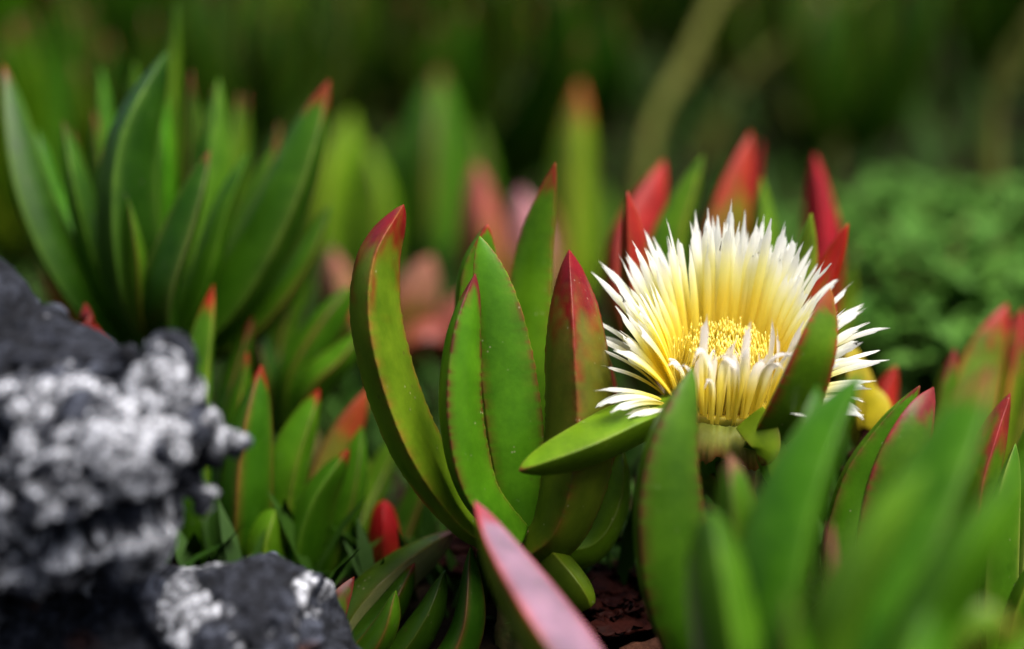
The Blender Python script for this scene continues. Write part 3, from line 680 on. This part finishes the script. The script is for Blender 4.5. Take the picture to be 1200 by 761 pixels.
def copy_tree(o):
    c = o.copy(); col.objects.link(c)
    for ch in o.children:
        d = ch.copy(); col.objects.link(d); d.parent = c
    return c
sc_r = random.Random(21)
spots = []
for _ in range(4000):
    y = sc_r.uniform(.92, 2.3); x = sc_r.uniform(-.36 * y - .08, .36 * y + .08)
    if x > .10 and y < 1.12: continue                  # leafy weeds there
    if x > .05 * y and 1.12 <= y < 1.6 and sc_r.random() < .6: continue
    if y < 1.06 and -.22 < x < .1: continue
    if y < 1.15 and x > 0: continue
    if all((x - a) ** 2 + (y - b) ** 2 > (.075 + .02 * y) ** 2 for a, b in spots): spots.append((x, y))
for x, y in spots[:95]:
    i = sc_r.choices(range(5), [5, 5, 3, .12, 2])[0]
    if not used[i]: o = protos[i]; used[i] = True
    else: o = copy_tree(protos[i])
    s = sc_r.uniform(.85, 1.3)
    o.location = (x, y, gz(x, y)); o.rotation_euler = (sc_r.uniform(-.15, .15), sc_r.uniform(-.15, .15), sc_r.uniform(0, 6.28)); o.scale = (s, s, s)
    tag(o, LAB[KIND[i]], 'ice plant', 'ice plant carpet behind, ' + KIND[i])
for i in range(5):
    if not used[i]:
        for ch in list(protos[i].children): bpy.data.objects.remove(ch)
        bpy.data.objects.remove(protos[i])

# ---- leafy plants: stems with many small leaves
def leafy(name, label, cat, x, y, h, spread, nst, nlf, lsize, mat, seed, group=None, stemmat=None):
    r = random.Random(seed); g = ground_at(x, y); o = empty(name, g, label, cat, group)
    V, F = [], []
    for k in range(nst):
        a = r.uniform(0, 6.28); d = spread * math.sqrt(r.uniform(0, 1))
        tip = Vector((math.cos(a) * d, math.sin(a) * d, h * r.uniform(.6, 1.0)))
        mid = Vector((tip.x * .35, tip.y * .35, tip.z * .55))
        v, f = tube_geo([Vector((0, 0, -.005)), mid, tip], .0022 + .006 * h, .0008, 6, 8, seed * 50 + k)
        mk('stem', v, f, stemmat or M_STEM, o)
        C = curve([Vector((0, 0, 0)), mid, tip], 20)
        for j in range(nlf):
            t = r.uniform(.2, 1); c = C[int(t * 19)]
            b = r.uniform(0, 6.28); el = r.uniform(-.2, .9); L = lsize * r.uniform(.6, 1.2); wd = L * r.uniform(.28, .45)
            dv = np.array((math.cos(b) * math.cos(el), math.sin(b) * math.cos(el), math.sin(el))); sv = np.cross(dv, (r.uniform(-.3, .3), r.uniform(-.3, .3), 1)); sv /= np.linalg.norm(sv)
            nv = np.cross(sv, dv); i0 = len(V)
            c = c + dv * .002
            for q in (c, c + dv * L * .35 + sv * wd / 2 + nv * .1 * L, c + dv * L * .4 - nv * .02 * L, c + dv * L * .35 - sv * wd / 2 + nv * .1 * L, c + dv * L * .75 + sv * wd * .35, c + dv * L * .75 - sv * wd * .35, c + dv * L - nv * .15 * L): V.append(q)
            F += [(i0, i0 + 1, i0 + 2), (i0, i0 + 2, i0 + 3), (i0 + 1, i0 + 4, i0 + 6, i0 + 2), (i0 + 2, i0 + 6, i0 + 5, i0 + 3)]
    tag(mk('foliage', V, F, mat, o), kind='stuff')
    return o
V, F = [], []
cr = np.random.default_rng(77)
for _ in range(14000):
    y = .52 + 2.3 * cr.random() ** 1.2; x = cr.uniform(-.42 * y - .1, .42 * y + .1)
    z = gz(x, y) - .002; a = cr.uniform(0, 6.28); L = cr.uniform(.018, .042); wd = cr.uniform(.003, .006); el = cr.uniform(.4, 1.4)
    d = np.array((math.cos(a) * math.cos(el), math.sin(a) * math.cos(el), math.sin(el))); sv = np.array((-math.sin(a), math.cos(a), 0)); i0 = len(V); c = np.array((x, y, z))
    V += [c - sv * wd * .4, c + sv * wd * .4, c + d * L * .6 + sv * wd * .5, c + d * L * .6 - sv * wd * .5, c + d * L + np.array((0, 0, -.1 * L))]
    F += [(i0, i0 + 1, i0 + 2, i0 + 3), (i0 + 3, i0 + 2, i0 + 4)]
gc = mk('ground_cover', V, F, M_SHRUB); tag(gc, 'low dark green leaves covering the soil between the ice plants', 'ground cover', kind='stuff')
wr = random.Random(5)
k = 0
for k in range(24):
    y = .76 + .24 * (k % 6) / 5 + wr.uniform(-.03, .03); px = 985 + 250 * (k // 6) / 3 + wr.uniform(-35, 35)
    x = (px - 600) / FPX * (y * 1.03)
    leafy('leafy_weed', 'low green leafy weed in the patch behind the red rimmed rosette', 'weed', x, y, wr.uniform(.018, .045), .05, 10, wr.choice((20, 40)), wr.choice((.011, .015, .026)), M_WEED, 300 + k, 'leafy weeds in the patch behind')
k = 40
for px, y, h in ((40, 1.55, .30), (150, 1.75, .34), (290, 1.6, .30), (420, 1.8, .34), (560, 1.65, .30), (690, 1.8, .36), (830, 1.9, .34), (960, 1.75, .33), (1080, 1.7, .34), (1190, 1.85, .38), (-60, 1.8, .36), (1290, 1.7, .36)):
    x = (px - 600) / FPX * y
    leafy('low_shrub', 'leafy low shrub at the back of the ice plant carpet', 'shrub', x, y, h, .12, 11, 46, .04, [M_SHRUB, M_SHRUB2, M_WEED][wr.choices((0, 1, 2), (.4, .3, .3))[0]], 400 + k, 'low shrubs at the back'); k += 1

# ---- dry stalks in the upper right
def stalk(pts, r0, r1, label, seed):
    p3 = [P(*q) for q in pts]; o = empty('dry_stalk', p3[0], label, 'dry stalk')
    V, F = tube_geo(p3, r0, r1, 9, 16, seed, .1); r = np.array(tuple(p3[0]))
    mk('stalk', V - r, F, M_DRYSTEM, o)
    for t in (.45, .75):                         # short side twigs
        i = int(t * (len(p3) - 1)); b = p3[i].lerp(p3[min(i + 1, len(p3) - 1)], .5)
        V, F = tube_geo([b, b + Vector((.012, .004, .012)), b + Vector((.02, .006, .03))], r1 * .6, r1 * .25, 6, 6, seed + 9)
        mk('twig', V - r, F, M_DRYSTEM, o)
stalk([(735, 330, 1.05), (762, 160, 1.06), (805, 70, 1.08), (862, -50, 1.1)],   .0046, .0038, 'thick olive tan dry stalk leaning right above the crimson leaves', 1)
stalk([(800, 270, 1.2), (850, 130, 1.2), (905, 65, 1.19), (985, 10, 1.18), (1040, -30, 1.18)], .0056, .0034, 'slanting pale tan dry stalk crossing the dark gap behind the bloom', 2)
stalk([(935, 270, 1.22), (930, 160, 1.22), (942, 80, 1.23), (955, -30, 1.24)], .0045, .003, 'upright tan dry stalk beside the slanting pale one', 3)
stalk([(1165, 300, 1.05), (1160, 150, 1.04), (1182, 70, 1.03), (1235, -10, 1.02)], .006, .004, 'tan dry stalk rising over the leafy weeds', 4)

# ------------------------------------------------------------------ rocks
def rock(name, label, blobs, voxel, seed, white, loc_px, bare=None, amp=1.0, wts=(.5, .7, .5)):
    g = P(*loc_px); g.z = gz(g.x, g.y)
    V, F = [], []
    base = bpy.data.meshes.new('tmp')
    import bmesh
    bm = bmesh.new()
    for (px, py, z, rx, ry, rz) in blobs:
        c = P(px, py, z); k = z / FPX
        r = bmesh.ops.create_icosphere(bm, subdivisions=4, radius=1.0)
        for v in r['verts']:
            v.co = c + RT * v.co.x * rx * k + UP * v.co.z * ry * k + AX * v.co.y * rz * k
    bm.to_mesh(base); bm.free()
    o = bpy.data.objects.new('tmp', base); col.objects.link(o)
    md = o.modifiers.new('r', 'REMESH'); md.mode = 'VOXEL'; md.voxel_size = voxel
    dg = bpy.context.evaluated_depsgraph_get(); dg.update()
    me = bpy.data.meshes.new_from_object(o.evaluated_get(dg)); bpy.data.objects.remove(o)
    n = len(me.vertices); co = np.empty(n * 3); me.vertices.foreach_get('co', co); co = co.reshape(-1, 3)
    no = np.empty(n * 3); me.vertices.foreach_get('normal', no); no = no.reshape(-1, 3)
    big = vnoise(co, 28, seed); med = vnoise(co, 75, seed + 1); fine = vnoise(co, 240, seed + 2); grain = vnoise(co, 520, seed + 3)
    ves = np.array([mnoise.voronoi(Vector((x * 150, y * 150, z * 150 + seed)))[0][0] for x, y, z in co])
    lm = vnoise(co, 60, seed + 5) * wts[0] + vnoise(co, 260, seed + 6) * wts[1] + vnoise(co, 620, seed + 4) * wts[2] * 1.3 + white
    if bare is not None:
        q = (co - np.array(tuple(P(*bare[:3])))) / np.array(bare[3:]); bm_ = 1 - smooth(.6, 1.2, np.linalg.norm(q, axis=1)); lm = lm - .9 * bm_
    stone, crev = np.zeros(n), smooth(.16, .34, vnoise(co, 48, seed + 11))
    for i_, (x, y, z) in enumerate(co):
        ds_, ps_ = mnoise.voronoi(Vector((x * 95, y * 95, z * 95 + seed)))
        h_ = math.sin(ps_[0].x * 12.9 + ps_[0].y * 78.2 + ps_[0].z * 37.7) * 43758.5
        if h_ - math.floor(h_) < .30: stone[i_] = 1 - smooth(.32, .50, ds_[0])
    lm = lm - 1.1 * stone - .7 * crev
    lich = smooth(-.10, .16, lm)
    pit = (1 - smooth(.12, .38, ves)) * (1 - lich)
    nod = np.array([mnoise.voronoi(Vector((x * 620, y * 620, z * 620 - seed)))[0][0] for x, y, z in co])
    knob = (1 - smooth(.0, .55, nod)) * lich
    d = .006 * big + .0036 * med + .0010 * fine + .0007 * grain - .0040 * pit + .0005 * knob + .0004 * lich + .0022 * stone * (1 + 1.2 * fine) - .0085 * crev
    if bare is not None: d = d * (1 - .75 * bm_)
    co = co + no * d[:, None] * amp
    tone = .009 + .020 * np.clip(fine + .5 * med + .4, 0, 1)
    dark = np.stack([tone * .85, tone * .95, tone * 1.28], 1)
    dark = dark * (1 + 1.5 * stone[:, None])
    lw = (.15 + .50 * np.clip(knob + .5 * grain + .2, 0, 1))
    lc = np.stack([lw * .95, lw * .98, lw * 1.07], 1)
    c = dark + (lc - dark) * lich[:, None]
    rust = smooth(.32, .45, vnoise(co, 40, seed + 9))[:, None] * (1 - lich[:, None])
    c = c + (np.array((.16, .05, .02)) - c) * rust * .25
    gg = np.array(tuple(g))
    faces = [tuple(p.vertices) for p in me.polygons]
    ro = mk(name, co - gg, faces, M_ROCK, None, attrs={'col': c}, loc=g)
    tag(ro, label, 'rock')
    return ro
rock('lichen_rock', 'large dark rock thickly crusted with white lichen, resting on the flat dark rock', [
    (38, 412, 0.487, 60, 60, 60), (-50, 420, 0.490, 110, 130, 110), (60, 450, 0.485, 100, 76, 110), (120, 460, 0.480, 66, 56, 80), (150, 428, 0.472, 24, 24, 28),
    (60, 545, 0.472, 150, 120, 120), (150, 530, 0.470, 90, 90, 100), (205, 525, 0.470, 58, 56, 80), (264, 528, 0.470, 26, 24, 40), (182, 470, 0.470, 48, 58, 70), (197, 428, 0.470, 24, 26, 30),
    (232, 572, 0.470, 26, 34, 36), (-70, 610, 0.475, 150, 130, 150), (130, 600, 0.474, 80, 60, 80), (-140, 760, 0.490, 150, 150, 150), (20, 660, 0.500, 100, 70, 60)], .0009, 3, .09, (-60, 900, .475), bare=(70, 335, .485, .036, .05, .019))
rock('dark_rock', 'flat dark pitted rock with white lichen patches under the large lichen crusted one', [
    (290, 800, .500, 130, 148, 130), (255, 735, .496, 80, 78, 90), (340, 768, .502, 70, 80, 90), (385, 840, .504, 60, 92, 90), (240, 900, .50, 190, 160, 160), (150, 752, .50, 110, 105, 100),
    (60, 770, .50, 130, 110, 100), (-60, 880, .49, 160, 150, 140)], .0009, 8, -.30, (200, 920, .50), amp=.55, wts=(1.5, .45, .3))

# ------------------------------------------------------------------ litter on the soil under the sharp rosette
lr = random.Random(9)
k = 0
for px, z in [(lr.uniform(610, 800), lr.uniform(.50, .60)) for _ in range(34)]:
    x = (px - 600) / FPX * z; y = z * math.cos(PITCH) * 1.0 + .035 + lr.uniform(-.015, .015)
    g = ground_at(x, y); a = lr.uniform(0, 6.28); L = lr.uniform(.018, .04)
    e = Vector((math.cos(a), math.sin(a), 0))
    v, f, c = leaf_geo([Vector((0, 0, .001)), e * L * .4 + Vector((0, 0, .006)), e * L + Vector((lr.uniform(-.006, .006), 0, .009))], (lr.uniform(-.4, .4), 0, 1), .011, .0035, green=(.1, .03, .02), segs=14, seed=k, bulge=-.03, teeth=.12)
    o = mk('dead_leaf', v + rng.normal(0, .0007, v.shape), f, M_LITTER, None, attrs={'col': c}, loc=g); k += 1
    tag(o, 'shrivelled dark red dead leaf on the soil under the sharp rosette', 'dead leaf', 'dead leaves under the sharp rosette')

for k, (a, b, c) in enumerate((((600, 770, .53), (690, 742, .55), (800, 735, .58)), ((640, 800, .52), (720, 760, .535), (790, 770, .55)), ((660, 735, .585), (730, 722, .60), (800, 730, .61)))):
    q = [P(*t) for t in (a, b, c)]
    for t in q: t.z = gz(t.x, t.y) + .003
    V, F = tube_geo(q, .0034, .0026, 8, 22, 70 + k, .22)
    o = mk('woody_runner', V - np.array(tuple(q[0])), F, M_BROWN2, None, loc=q[0])
    tag(o, 'brown woody runner creeping over the dark litter under the sharp rosette', 'runner', 'woody runners in the litter')
